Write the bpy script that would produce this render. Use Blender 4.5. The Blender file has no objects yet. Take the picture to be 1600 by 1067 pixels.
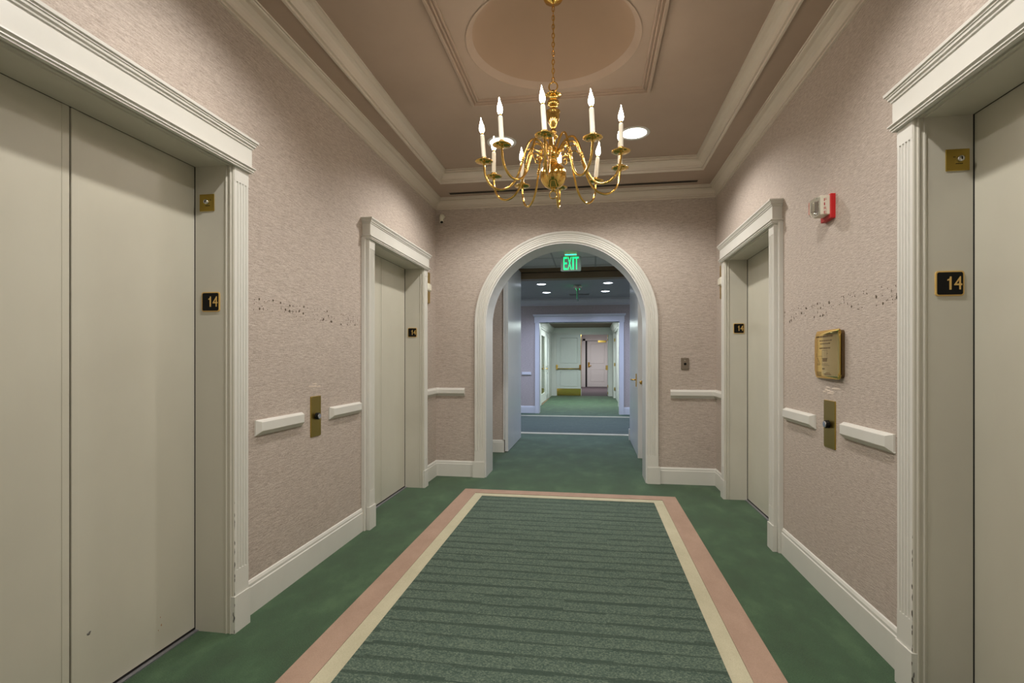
import bpy, bmesh, math, random
from mathutils import Vector, Matrix

random.seed(7)
C = bpy.context.scene.collection
SC = bpy.context.scene
PI = math.pi

# ------------------------------------------------------------------ camera, world, lights, exposure
EYE = 1.255
cam_d = bpy.data.cameras.new('camera')
cam = bpy.data.objects.new('camera', cam_d); C.objects.link(cam)
cam.location = (0, 0, EYE)
cam.rotation_euler = (PI / 2, 0, 0.1546976)
cam_d.sensor_width = 36; cam_d.sensor_fit = 'HORIZONTAL'
cam_d.lens = 800.53 / 1600 * 36
cam_d.shift_y = 28.5 / 1600
cam_d.clip_start = 0.02; cam_d.clip_end = 100
SC.camera = cam

vs = SC.view_settings
SC.display_settings.display_device = 'sRGB'
vs.view_transform = 'Standard'; vs.look = 'None'; vs.gamma = 1.0; vs.use_curve_mapping = False
vs.exposure = 0.16

world = bpy.data.worlds.new('world'); SC.world = world; world.use_nodes = True
wb = world.node_tree.nodes['Background']
wb.inputs['Color'].default_value = (0.5, 0.5, 0.55, 1); wb.inputs['Strength'].default_value = 0.0

CAN_COL = (1.0, 0.95, 0.89)
COOL = (0.56, 0.66, 1.0)


def spot(name, loc, power, col, angle=150, blend=0.35, radius=0.07, target=None):
    d = bpy.data.lights.new(name, 'SPOT'); d.energy = power; d.color = col
    d.spot_size = math.radians(angle); d.spot_blend = blend; d.shadow_soft_size = radius
    o = bpy.data.objects.new(name, d); C.objects.link(o); o.location = loc
    if target is not None:
        o.rotation_euler = (Vector(target) - Vector(loc)).to_track_quat('-Z', 'Y').to_euler()
    return o


def area(name, loc, sx, sy, power, col, rot=(0, 0, 0)):
    d = bpy.data.lights.new(name, 'AREA'); d.energy = power; d.color = col
    d.shape = 'RECTANGLE'; d.size = sx; d.size_y = sy
    o = bpy.data.objects.new(name, d); C.objects.link(o); o.location = loc; o.rotation_euler = rot
    return o


TRAY = 3.10
CANS = [(-0.757, 4.285), (0.341, 4.276), (-0.757, 1.70), (0.341, 1.70)]
CAN_POWER = 92
for x, y in CANS:
    spot('can_lamp', (x, y, TRAY - 0.012), CAN_POWER, CAN_COL, 146, 0.45, 0.06)
XSPOTS = [(-0.941, 9.64), (-0.95, 10.85), (0.295, 9.66), (0.278, 10.83)]
for x, y in XSPOTS:
    spot('cross_hall_lamp', (x, y, 2.66), 62, COOL, 150, 0.5, 0.05)
for x in (-3.0, 2.3):
    area('cross_hall_side_lamp', (x, 10.2, 2.64), 0.9, 1.2, 45, COOL)
area('inner_vestibule_added_fill', (-0.3, 6.0, 2.70), 0.5, 0.3, 12, (0.95, 0.97, 1.0))  # added fill to brighten the vestibule floor; no fixture modelled here
area('lobby_lamp', (-0.35, 14.9, 2.30), 0.9, 1.6, 74, (0.87, 1.0, 0.95))
area('corridor_lamp', (0.1, 21.5, 2.34), 0.6, 1.8, 50, (0.95, 0.97, 1.0))
area('side_room_lamp', (-2.6, 15.6, 2.3), 0.7, 0.9, 45, (1.0, 0.86, 0.66))
area('office_lamp', (1.6, 15.6, 2.3), 0.7, 0.9, 30, (1.0, 0.95, 0.9))
area('vestibule_lamp', (-0.3, -1.0, 2.66), 1.0, 0.6, 30, (1.0, 0.92, 0.82))


# ------------------------------------------------------------------ materials
def lin(r, g, b):
    f = lambda c: (c / 255 / 12.92) if c / 255 <= 0.04045 else ((c / 255 + 0.055) / 1.055) ** 2.4
    return (f(r), f(g), f(b), 1)


class NT:
    def __init__(s, name):
        s.m = bpy.data.materials.new(name); s.m.use_nodes = True
        s.t = s.m.node_tree; s.t.nodes.clear()
        s.out = s.n('ShaderNodeOutputMaterial'); s.p = s.n('ShaderNodeBsdfPrincipled')
        s.l(s.p.outputs[0], s.out.inputs[0])

    def n(s, k, **kw):
        nd = s.t.nodes.new(k)
        for a, b in kw.items(): setattr(nd, a, b)
        return nd

    def l(s, a, b): s.t.links.new(a, b)

    def pos(s, scale=(1, 1, 1)):
        g = s.n('ShaderNodeTexCoord'); mp = s.n('ShaderNodeMapping'); mp.inputs['Scale'].default_value = scale
        s.l(g.outputs['Object'], mp.inputs['Vector']); return mp.outputs[0]

    def noise(s, vec, scale, detail=4, rough=0.6):
        nd = s.n('ShaderNodeTexNoise'); nd.inputs['Scale'].default_value = scale
        nd.inputs['Detail'].default_value = detail; nd.inputs['Roughness'].default_value = rough
        s.l(vec, nd.inputs['Vector']); return nd.outputs['Fac']

    def ramp(s, fac, stops):
        r = s.n('ShaderNodeValToRGB'); e = r.color_ramp.elements
        e[0].position, e[0].color = stops[0]; e[1].position, e[1].color = stops[-1]
        for p, c in stops[1:-1]:
            k = e.new(p); k.color = c
        s.l(fac, r.inputs[0]); return r.outputs[0]

    def mix(s, fac, a, b, mode='MIX'):
        m = s.n('ShaderNodeMix', data_type='RGBA', blend_type=mode)
        for i, v in ((0, fac), (6, a), (7, b)):
            if hasattr(v, 'is_linked') or hasattr(v, 'links'): s.l(v, m.inputs[i])
            else: m.inputs[i].default_value = v
        return m.outputs[2]

    def math(s, op, a, b=None, c=None):
        m = s.n('ShaderNodeMath', operation=op)
        for i, v in enumerate((a, b, c)):
            if v is None: continue
            if hasattr(v, 'links'): s.l(v, m.inputs[i])
            else: m.inputs[i].default_value = v
        return m.outputs[0]

    def bump(s, h, strength, dist):
        b = s.n('ShaderNodeBump'); b.inputs['Strength'].default_value = strength; b.inputs['Distance'].default_value = dist
        s.l(h, b.inputs['Height']); s.l(b.outputs[0], s.p.inputs['Normal'])

    def set(s, **kw):
        for k, v in kw.items(): s.p.inputs[k.replace('_', ' ')].default_value = v
        return s


def plain(name, col, rough=0.5, metal=0.0, emit=None, strength=0, **kw):
    t = NT(name); t.p.inputs['Base Color'].default_value = col
    t.p.inputs['Roughness'].default_value = rough; t.p.inputs['Metallic'].default_value = metal
    if emit: t.p.inputs['Emission Color'].default_value = emit; t.p.inputs['Emission Strength'].default_value = strength
    for k, v in kw.items(): t.p.inputs[k].default_value = v
    return t.m


def wallpaper():
    t = NT('grasscloth_wallpaper')
    a = t.noise(t.pos((26, 26, 260)), 1.0, 5, 0.7)
    b = t.noise(t.pos((160, 160, 320)), 1.0, 2, 0.5)
    big = t.noise(t.pos(), 1.1, 3, 0.5)
    c = t.ramp(a, [(0.34, lin(144, 131, 121)), (0.50, lin(184, 171, 160)), (0.68, lin(219, 209, 200))])
    c2 = t.mix(0.35, c, t.ramp(b, [(0.35, lin(157, 143, 132)), (0.65, lin(215, 204, 194))]))
    c3 = t.mix(t.math('MULTIPLY', big, 0.22), c2, lin(176, 162, 149))
    t.l(c3, t.p.inputs['Base Color']); t.set(Roughness=0.75)
    t.bump(t.math('ADD', t.math('MULTIPLY', a, 1.0), t.math('MULTIPLY', b, 0.5)), 0.45, 0.004)
    return t.m


def paint(name, c1, c2, rough, bumpy=0.03, scuffs=False):
    t = NT(name)
    big = t.noise(t.pos((1.6, 1.6, 1.0)), 1.5, 4, 0.6)
    col = t.ramp(big, [(0.3, c1), (0.7, c2)])
    if scuffs:
        s = t.noise(t.pos((9, 9, 40)), 1.0, 5, 0.7)
        k = t.ramp(s, [(0.70, (0, 0, 0, 1)), (0.76, (0.5, 0.5, 0.5, 1))])
        col = t.mix(k, col, lin(140, 132, 116))
    t.l(col, t.p.inputs['Base Color']); t.set(Roughness=rough)
    t.bump(t.noise(t.pos(), 90, 2), bumpy, 0.002)
    return t.m


def green_carpet():
    t = NT('green_carpet')
    fine = t.noise(t.pos(), 230, 3, 0.75)
    mid = t.noise(t.pos((1, 0.55, 1)), 5.0, 5, 0.62)
    big = t.noise(t.pos(), 1.2, 3, 0.5)
    c = t.ramp(mid, [(0.36, lin(24, 56, 32)), (0.52, lin(40, 78, 48)), (0.68, lin(78, 112, 76))])
    c = t.mix(t.math('MULTIPLY', big, 0.5), c, lin(44, 76, 46))
    c = t.mix(0.42, c, t.ramp(fine, [(0.36, lin(16, 40, 20)), (0.64, lin(80, 110, 74))]))
    t.l(c, t.p.inputs['Base Color']); t.set(Roughness=0.95)
    t.p.inputs['Sheen Weight'].default_value = 0.15
    t.bump(fine, 0.5, 0.004)
    return t.m


def striped_field(name, light, mid, dark, period=0.106):
    t = NT(name)
    g = t.n('ShaderNodeTexCoord'); sp = t.n('ShaderNodeSeparateXYZ'); t.l(g.outputs['Object'], sp.inputs[0])
    X, Y = sp.outputs[0], sp.outputs[1]
    wob = t.noise(t.pos((3, 3, 1)), 1.0, 3)
    def cell(lenx, leny, off):
        row = t.math('FLOOR', t.math('DIVIDE', Y, leny))
        r1 = t.math('FRACT', t.math('MULTIPLY', t.math('SINE', t.math('MULTIPLY', row, 12.9898)), 437.585))
        cx = t.math('FLOOR', t.math('ADD', t.math('DIVIDE', X, lenx), t.math('MULTIPLY', r1, off)))
        cv = t.n('ShaderNodeCombineXYZ'); t.l(cx, cv.inputs[0]); t.l(row, cv.inputs[1])
        w = t.n('ShaderNodeTexWhiteNoise', noise_dimensions='2D'); t.l(cv.outputs[0], w.inputs['Vector'])
        return w.outputs['Value']
    w1 = cell(0.21, period, 5.0)
    w2 = cell(0.19, period / 4, 7.0)
    ph = t.math('FRACT', t.math('ADD', t.math('DIVIDE', Y, period), t.math('MULTIPLY', w1, 0.19)))
    rib = t.math('MULTIPLY', t.math('LESS_THAN', ph, 0.21), t.math('ADD', 0.55, t.math('MULTIPLY', w2, 0.45)))
    edge = t.math('MULTIPLY', t.math('GREATER_THAN', ph, 0.21), t.math('LESS_THAN', ph, 0.36))
    fine = t.noise(t.pos((110, 170, 110)), 1.0, 4, 0.75)
    base = t.ramp(w2, [(0.0, mid), (1.0, light)])
    base = t.mix(t.math('MULTIPLY', edge, 0.4), base, light)
    base = t.mix(0.55, base, t.ramp(fine, [(0.36, dark), (0.50, mid), (0.62, lin(130, 141, 121))]))
    rc = t.mix(t.math('MULTIPLY', w2, 0.35), dark, mid)
    c = t.mix(t.math('MULTIPLY', rib, 0.85), base, rc)
    st = t.noise(t.pos((2.5, 6, 1)), 1.0, 5, 0.7)
    c = t.mix(t.ramp(st, [(0.66, (0, 0, 0, 1)), (0.76, (0.55, 0.55, 0.55, 1))]), c, lin(44, 44, 34))
    t.l(c, t.p.inputs['Base Color']); t.set(Roughness=0.95)
    h = t.math('ADD', t.math('MULTIPLY', fine, 0.6), t.math('MULTIPLY', rib, -0.8))
    t.bump(h, 0.5, 0.004)
    return t.m


def band(name, c1, c2):
    t = NT(name)
    fine = t.noise(t.pos(), 330, 2, 0.7); big = t.noise(t.pos((2, 1, 1)), 3.0, 5, 0.65)
    c = t.mix(0.6, t.ramp(big, [(0.3, c1), (0.65, c2)]), t.ramp(fine, [(0.3, c1), (0.7, c2)]))
    s = t.noise(t.pos((7, 5, 1)), 1.0, 6, 0.7)
    c = t.mix(t.ramp(s, [(0.68, (0, 0, 0, 1)), (0.76, (0.5, 0.5, 0.5, 1))]), c, lin(104, 92, 66))
    t.l(c, t.p.inputs['Base Color']); t.set(Roughness=0.95); t.bump(fine, 0.4, 0.003)
    return t.m


M = {}
M['wall'] = wallpaper()
M['trim'] = paint('cream_trim_paint', lin(212, 211, 204), lin(219, 218, 211), 0.42, 0.03)
M['jamb'] = paint('cream_jamb_paint', lin(198, 195, 183), lin(206, 203, 191), 0.40, 0.03)
M['door'] = paint('elevator_door_paint', lin(196, 193, 178), lin(203, 200, 185), 0.30, 0.02)
M['crown'] = paint('crown_paint', lin(214, 204, 190), lin(220, 211, 198), 0.45)
M['ceil'] = paint('tan_ceiling_paint', lin(173, 154, 138), lin(179, 160, 144), 0.7)
M['dome'] = paint('warm_dome_paint', lin(166, 143, 122), lin(170, 147, 126), 0.75)
M['carpet'] = green_carpet()
M['field'] = striped_field('striped_green_carpet', lin(84, 101, 88), lin(63, 82, 72), lin(35, 52, 42))
M['bluefield'] = striped_field('striped_teal_carpet', lin(80, 92, 80), lin(62, 76, 68), lin(40, 54, 48), 0.11)
M['peach'] = band('peach_carpet', lin(148, 122, 105), lin(179, 152, 133))
M['cream'] = band('cream_carpet', lin(166, 160, 133), lin(200, 194, 167))
M['brass'] = plain('polished_brass', (0.80, 0.53, 0.15, 1), 0.09, 1.0)
M['satin'] = plain('satin_brass', (0.50, 0.36, 0.085, 1), 0.28, 1.0)
M['mirror'] = plain('mirror_brass', (0.98, 0.68, 0.19, 1), 0.07, 1.0)
M['chrome'] = plain('chrome', (0.75, 0.75, 0.75, 1), 0.15, 1.0)
M['alu'] = plain('aluminium_sill', (0.42, 0.42, 0.47, 1), 0.4, 0.8)
M['black'] = plain('black_enamel', (0.006, 0.006, 0.006, 1), 0.4, **{'Specular IOR Level': 0.15})
M['dark'] = plain('dark_gap', (0.012, 0.010, 0.009, 1), 0.7)
M['gold'] = plain('gold_lettering', lin(208, 172, 98), 0.4)
M['engrave'] = plain('engraved_black_fill', (0.09, 0.05, 0.015, 1), 0.6)
M['red'] = plain('red_plastic', lin(196, 30, 34), 0.35)
M['redink'] = plain('red_print', lin(176, 44, 52), 0.5)
M['offwhite'] = plain('offwhite_plastic', lin(226, 222, 204), 0.4)
M['clear'] = plain('clear_plastic', (1, 1, 1, 1), 0.05, 0, None, 0, **{'Transmission Weight': 1.0, 'IOR': 1.3})
M['lens'] = plain('lamp_lens', (1, 1, 1, 1), 0.5, 0, (1, 0.92, 0.82, 1), 14)
M['coollens'] = plain('cool_lamp_lens', (1, 1, 1, 1), 0.5, 0, (0.80, 0.88, 1, 1), 9)
M['flame'] = plain('lit_bulb_glass', (1, 1, 1, 1), 0.3, 0, (1, 0.85, 0.69, 1), 54)
M['candle'] = plain('candle_sleeve', lin(240, 236, 222), 0.45)
M['green'] = plain('lit_green_letter', (0, 0.3, 0.1, 1), 0.5, 0, (0.0, 1.0, 0.22, 1), 1.7)
M['greenslot'] = plain('lit_green_slot', (0, 0.3, 0.1, 1), 0.5, 0, (0.0, 1.0, 0.28, 1), 9)
M['signpanel'] = plain('frosted_sign_panel', lin(112, 136, 124), 0.4)
M['greyplate'] = plain('weathered_steel_plate', lin(132, 120, 106), 0.45, 0.5)
M['tile'] = paint('ceiling_tile', lin(206, 206, 200), lin(212, 212, 206), 0.9, 0.2)
M['tbar'] = plain('ceiling_grid_metal', lin(168, 168, 164), 0.5)
M['beam'] = plain('shaded_tan_brown', lin(122, 102, 76), 0.5)  # tan beam with its shade put into the colour; also the brown threshold
M['ctrim'] = paint('white_trim_paint', lin(214, 214, 212), lin(220, 220, 218), 0.38)
M['cdoor'] = paint('white_door_paint', lin(210, 212, 212), lin(216, 218, 218), 0.30)
M['lceil'] = paint('grey_white_ceiling_paint', lin(164, 164, 164), lin(170, 170, 170), 0.8)
M['dceil'] = plain('brown_ceiling_paint', lin(98, 82, 62), 0.7)
M['glass'] = plain('greenish_door_glass', lin(196, 222, 200), 0.04, 0, None, 0, **{'Transmission Weight': 1.0, 'IOR': 1.45})
M['plum'] = plain('plum_carpet', lin(84, 72, 76), 0.95)
M['pinkwall'] = plain('pink_white_wall_paint', lin(206, 200, 197), 0.7)
M['residue'] = plain('dried_glue', lin(92, 80, 64), 0.8)
M['patch'] = plain('pale_scuffed_paper', lin(214, 200, 186), 0.8)
M['chipgrey'] = plain('chipped_paint_grey', lin(118, 116, 112), 0.8)
M['rust'] = plain('rust_spot', lin(168, 118, 70), 0.8)
M['void'] = plain('shaft_black', (0.004, 0.004, 0.004, 1), 0.9)


# ------------------------------------------------------------------ mesh helpers
ORG = {}


def root_org(p):
    while p is not None:
        if p.name in ORG: return ORG[p.name]
        p = p.parent
    return Vector((0, 0, 0))


class MB:
    def __init__(s): s.v = []; s.f = []; s.sm = []

    def face(s, pts, smooth=False):
        i = len(s.v); s.v += [tuple(p) for p in pts]; s.f.append(tuple(range(i, i + len(pts)))); s.sm.append(smooth)

    def grid(s, rings, closed_u=False, closed_v=False, smooth=False):
        n = len(rings[0]); i0 = len(s.v)
        for r in rings: s.v += [tuple(p) for p in r]
        R = len(rings)
        for a in range(R if closed_u else R - 1):
            b = (a + 1) % R
            for j in range(n if closed_v else n - 1):
                k = (j + 1) % n
                s.f.append((i0 + a * n + j, i0 + b * n + j, i0 + b * n + k, i0 + a * n + k)); s.sm.append(smooth)

    def box(s, x0, x1, y0, y1, z0, z1, mp=None):
        mp = mp or (lambda a, b, c: (a, b, c))
        p = [mp(x, y, z) for z in (z0, z1) for y in (y0, y1) for x in (x0, x1)]
        i = len(s.v); s.v += p
        for q in ((0, 2, 3, 1), (4, 5, 7, 6), (0, 1, 5, 4), (2, 6, 7, 3), (0, 4, 6, 2), (1, 3, 7, 5)):
            s.f.append(tuple(i + k for k in q)); s.sm.append(False)

    def prism(s, pts, h0, h1, mp, smooth=False):
        """outline pts (a,b) extruded from h0 to h1; mp(a,b,h) -> xyz"""
        A = [mp(a, b, h0) for a, b in pts]; B = [mp(a, b, h1) for a, b in pts]
        s.grid([A, B], closed_v=True, smooth=smooth)
        s.face(A); s.face(B)

    def sweep(s, path, prof, mp, closed=False, caps=False, smooth=False, prof_closed=False):
        n = len(path); N = []
        for i in range(n):
            def nrm(a, b):
                d = (b[0] - a[0], b[1] - a[1]); L = math.hypot(*d) or 1; return (-d[1] / L, d[0] / L)
            if closed: n1, n2 = nrm(path[i - 1], path[i]), nrm(path[i], path[(i + 1) % n])
            else:
                n1 = nrm(path[i - 1], path[i]) if i else nrm(path[0], path[1])
                n2 = nrm(path[i], path[i + 1]) if i < n - 1 else n1
            m = (n1[0] + n2[0], n1[1] + n2[1]); q = 1 + n1[0] * n2[0] + n1[1] * n2[1]
            N.append((m[0] / q, m[1] / q))
        rings = [[mp(path[i][0] + N[i][0] * d, path[i][1] + N[i][1] * d, h) for d, h in prof] for i in range(n)]
        s.grid(rings, closed_u=closed, closed_v=prof_closed, smooth=smooth)
        if caps and not closed: s.face(rings[0]); s.face(rings[-1])

    def lathe(s, prof, c=(0, 0, 0), seg=20, smooth=True, mat=None):
        """prof (r,z) about z through c; mat optional Matrix applied before c"""
        rings = []
        for k in range(seg):
            a = 2 * PI * k / seg; r_ = []
            for r, z in prof:
                p = Vector((r * math.cos(a), r * math.sin(a), z))
                if mat is not None: p = mat @ p
                r_.append(p + Vector(c))
            rings.append(r_)
        s.grid(rings, closed_u=True, smooth=smooth)

    def tube(s, path, rad, seg=8, smooth=True, closed=False, caps=True):
        P = [Vector(p) for p in path]; n = len(P); rings = []
        up = Vector((0, 0, 1)); prev = None
        for i in range(n):
            if closed: t = (P[(i + 1) % n] - P[i - 1]).normalized()
            else: t = (P[min(i + 1, n - 1)] - P[max(i - 1, 0)]).normalized()
            if prev is None:
                a = up if abs(t.z) < 0.9 else Vector((1, 0, 0))
                u = t.cross(a).normalized()
            else:
                u = (prev - t * prev.dot(t)).normalized()
            prev = u; w = t.cross(u); r = rad[i] if isinstance(rad, (list, tuple)) else rad
            rings.append([P[i] + (u * math.cos(2 * PI * k / seg) + w * math.sin(2 * PI * k / seg)) * r for k in range(seg)])
        s.grid(rings, closed_u=closed, closed_v=True, smooth=smooth)
        if caps and not closed: s.face(rings[0]); s.face(rings[-1])

    def plate(s, a0, a1, b0, b1, h0, h1, mp, r=0.0, bev=0.0, seg=5):
        """rounded-corner plate in the (a,b) plane, thickness h0..h1, front edge bevelled"""
        def outline(ins):
            rr = max(r - ins, 0.0004); pts = []
            for cx, cy, st in ((a1 - ins - rr, b1 - ins - rr, 0), (a0 + ins + rr, b1 - ins - rr, 90), (a0 + ins + rr, b0 + ins + rr, 180), (a1 - ins - rr, b0 + ins + rr, 270)):
                for k in range(seg + 1):
                    t = math.radians(st + 90 * k / seg); pts.append((cx + rr * math.cos(t), cy + rr * math.sin(t)))
            return pts
        L = [[mp(a, b, h0) for a, b in outline(0)], [mp(a, b, h1 - bev) for a, b in outline(0)]]
        if bev: L.append([mp(a, b, h1) for a, b in outline(bev)])
        s.grid(L, closed_v=True); s.face(L[0]); s.face(L[-1])

    def build(s, name, mat, parent=None, **props):
        o3 = root_org(parent); me = bpy.data.meshes.new(name)
        bm = bmesh.new(); vv = [bm.verts.new(Vector(p) - o3) for p in s.v]
        for f, sm in zip(s.f, s.sm):
            if len(set(f)) < 3: continue
            try:
                fc = bm.faces.new([vv[i] for i in f]); fc.smooth = sm
            except ValueError: pass
        bmesh.ops.remove_doubles(bm, verts=bm.verts, dist=1e-5)
        big = [f for f in bm.faces if len(f.verts) > 4]
        if big: bmesh.ops.triangulate(bm, faces=big)
        bmesh.ops.recalc_face_normals(bm, faces=bm.faces)
        bm.to_mesh(me); bm.free()
        me.materials.append(mat)
        o = bpy.data.objects.new(name, me); C.objects.link(o)
        if parent is not None: o.parent = parent
        for k, v in props.items(): o[k] = v
        return o


def thing(name, loc, label, cat, group=None, kind=None):
    o = bpy.data.objects.new(name, None); C.objects.link(o); o.location = loc
    o.empty_display_size = 0.05
    o['label'] = label; o['category'] = cat
    if group: o['group'] = group
    if kind: o['kind'] = kind
    ORG[o.name] = Vector(loc)
    return o


def text_part(s, name, mat, parent, a0, a1, b0, b1, h0, h1, mp):
    """lettering stretched into the box a0..a1 x b0..b1, raised from h0 to h1"""
    cu = bpy.data.curves.new(name, 'FONT'); cu.body = s; cu.extrude = 0.01
    ob = bpy.data.objects.new(name, cu); C.objects.link(ob)
    bpy.context.view_layer.update()
    me = bpy.data.meshes.new_from_object(ob.evaluated_get(bpy.context.evaluated_depsgraph_get()))
    C.objects.unlink(ob); bpy.data.objects.remove(ob); bpy.data.curves.remove(cu)
    xs = [v.co.x for v in me.vertices]; ys = [v.co.y for v in me.vertices]
    x0, x1, y0, y1 = min(xs), max(xs), min(ys), max(ys)
    o3 = root_org(parent)
    for v in me.vertices:
        a = a0 + (v.co.x - x0) / (x1 - x0) * (a1 - a0); b = b0 + (v.co.y - y0) / (y1 - y0) * (b1 - b0)
        v.co = Vector(mp(a, b, h1 if v.co.z > 0 else h0)) - o3
    bm = bmesh.new(); bm.from_mesh(me); bmesh.ops.recalc_face_normals(bm, faces=bm.faces); bm.to_mesh(me); bm.free()
    me.name = name; me.materials.clear(); me.materials.append(mat)
    o = bpy.data.objects.new(name, me); C.objects.link(o); o.parent = parent
    return o


XL, XR, YF, YN = -1.671, 1.2254, 5.366, 0.55
WL = lambda y, w, z: (XL + w, y, z)          # left wall: w out of the wall
WR = lambda y, w, z: (XR - w, y, z)
XY = lambda x, y, h: (x, y, h)


def struct(o, label=None, cat=None):
    o['kind'] = 'structure'
    if label: o['label'] = label
    if cat: o['category'] = cat
    return o


# ------------------------------------------------------------------ room shell
ZT = 2.147                                   # head of the elevator openings
EL = [(0.975, 2.12), (3.672, 4.82)]          # openings, left wall
ER = [(0.955, 2.10), (3.680, 4.845)]         # openings, right wall

b = MB(); b.box(-4.6, 3.8, -2.6, 12.2, -0.1, 0.0); b.box(-3.6, 2.6, 12.2, 17.95, -0.1, 0.0)
struct(b.build('floor', M['carpet']), 'plain green wall to wall carpet around the striped inset', 'carpet floor')
b = MB(); b.box(-1.2, 1.4, 17.95, 24.4, -0.1, 0.001)
struct(b.build('floor_corridor', M['plum']), 'dark plum carpet in the corridor beyond the open door leaf', 'carpet floor')


def side_wall(name, mp, opens, label):
    pts = [(YN - 0.37, 0)]
    for y0, y1 in opens: pts += [(y0 - 0.006, 0), (y0 - 0.006, ZT + 0.006), (y1 + 0.006, ZT + 0.006), (y1 + 0.006, 0)]
    pts += [(YF + 0.37, 0), (YF + 0.37, 3.3), (YN - 0.37, 3.3)]
    b = MB(); b.prism(pts, 0.0, -0.145, lambda a, c, h: mp(a, h, c))
    return struct(b.build(name, M['wall']), label, 'wall')


wall_l = side_wall('wall_left', WL, EL, 'pinkish tan grasscloth wall with two elevators on the left')
wall_r = side_wall('wall_right', WR, ER, 'pinkish tan grasscloth wall with red fire strobe and brass plaque')

AX, AR, AS = -0.287, 0.840, 1.640            # arch centre, radius, spring height


def arch_path(z0, r=AR, seg=40):
    p = [(AX - r, z0)]
    for k in range(seg + 1):
        t = PI - PI * k / seg; p.append((AX + r * math.cos(t), AS + r * math.sin(t)))
    p.append((AX + r, z0)); return p


def arch_wall(name, y0, y1, label):
    pts = [(XL - 0.14, 0)] + arch_path(0) + [(XR + 0.14, 0), (XR + 0.14, 3.3), (XL - 0.14, 3.3)]
    b = MB(); b.prism(pts, y0, y1, lambda a, c, h: (a, h, c))
    return struct(b.build(name, M['wall']), label, 'wall')


wall_f = arch_wall('wall_far', YF, YF + 0.352, 'grasscloth end wall pierced by the white round arch')
wall_n = arch_wall('wall_near', YN - 0.352, YN, 'grasscloth wall with an arch behind the viewpoint')


def arch_trim(name, yface, sgn, depth, label):
    root = thing(name, (AX, yface, 0), label, 'arch casing', kind='structure')
    mp = lambda a, c, h: (a, yface - sgn * h, c)
    b = MB()
    b.sweep(arch_path(0.0, AR - 0.012), [(0.0, 0.012), (0.0, -depth), (0.013, -depth), (0.013, 0.012)], mp, caps=True, prof_closed=True, smooth=False)
    b.build('jamb_lining', M['ctrim'], root)
    prof = [(0, 0.001), (0, 0.022), (0.010, 0.026)]
    for k in range(4):
        d = 0.014 + k * 0.019
        prof += [(d, 0.026), (d + 0.003, 0.019), (d + 0.010, 0.019), (d + 0.014, 0.026)]
    prof += [(0.092, 0.026), (0.092, 0.031), (0.106, 0.031), (0.110, 0.024), (0.110, 0.001)]
    b = MB(); b.sweep(arch_path(0.284, AR + 0.002), prof, mp, caps=True); b.build('fluted_arch_band', M['trim'], root)
    for s in (-1, 1):
        xi = AX + s * (AR + 0.001); xo = AX + s * (AR + 0.112); xb = AX + s * (AR + 0.130)
        b = MB(); b.box(min(xi, xo), max(xi, xo), 0.001, 0.026, 0.172, 0.286, lambda x, h, z: mp(x, z, h)); b.build('plinth_panel', M['trim'], root)
        b = MB(); b.box(min(xi, xb), max(xi, xb), 0.001, 0.036, 0.0, 0.165, lambda x, h, z: mp(x, z, h))
        b.box(min(xi, xb - s * 0.006), max(xi, xb - s * 0.006), 0.001, 0.031, 0.165, 0.172, lambda x, h, z: mp(x, z, h)); b.build('plinth_block', M['trim'], root)
    return root


arch_trim('trim_1', YF, 1, 0.356, 'white fluted round arch casing in the end wall')
arch_trim('trim_2', YN, -1, 0.356, 'white fluted arch casing behind the viewpoint')

# ------------------------------------------------------------------ ceiling: soffit, tray, dome
SZ = 2.99
TX0, TX1, TY0, TY1 = -1.468, 0.999, 1.11, 4.87       # lip of the tray
CX, CY = -0.226, 2.99
ceil_root = thing('ceiling', (CX, CY, SZ), 'tan tray ceiling with square moulding frame and shallow dome', 'ceiling', kind='structure')
b = MB()
for x0, x1, y0, y1 in ((XL - .14, TX0, YN - .3, YF + .3), (TX1, XR + .14, YN - .3, YF + .3), (TX0, TX1, YN - .3, TY0), (TX0, TX1, TY1, YF + .3)):
    b.box(x0, x1, y0, y1, SZ, SZ + 0.2)
b.build('soffit', M['ceil'], ceil_root)
RD = 0.505
b = MB()
for s in (1, -1):
    half = [(CX + RD * math.cos(PI * k / 32), CY + s * RD * math.sin(PI * k / 32)) for k in range(33)]
    pts = half + [(TX0 - .02, CY), (TX0 - .02, TY1 + .02 if s > 0 else TY0 - .02), (TX1 + .02, TY1 + .02 if s > 0 else TY0 - .02), (TX1 + .02, CY)]
    b.face([(x, y, TRAY) for x, y in pts])
b.build('tray_panel', M['ceil'], ceil_root)
b = MB(); b.lathe([(RD + .004, TRAY - .003), (RD, TRAY - .004), (RD - .036, TRAY + .030)], (CX, CY, 0), 64, False); b.build('dome_lip', M['ceil'], ceil_root)
b = MB(); prof = []
RS = ((RD - .036) ** 2 + .262 ** 2) / (2 * .262)
for k in range(13):
    r_ = (RD - 0.036) * (1 - k / 12); prof.append((max(r_, .0001), TRAY + .030 + .262 - RS + math.sqrt(RS * RS - r_ * r_)))
b.lathe(prof, (CX, CY, 0), 64); b.build('dome', M['dome'], ceil_root)
b = MB(); b.box(TX0 - .05, TX1 + .05, TY0 - .05, TY1 + .05, TRAY + 0.33, TRAY + 0.36); b.build('ceiling_deck', M['dceil'], ceil_root)
FX0, FX1, FY0, FY1 = -0.854, 0.393, 2.37, 3.612
b = MB()
b.sweep([(FX0, FY0), (FX1, FY0), (FX1, FY1), (FX0, FY1)],
        [(0, TRAY), (0, TRAY - .022), (.004, TRAY - .026), (.018, TRAY - .028), (.022, TRAY - .026), (.022, TRAY - .012), (.036, TRAY - .020), (.040, TRAY - .018), (.040, TRAY - .006), (.054, TRAY - .013), (.058, TRAY - .012), (.060, TRAY)], XY, closed=True)
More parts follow.
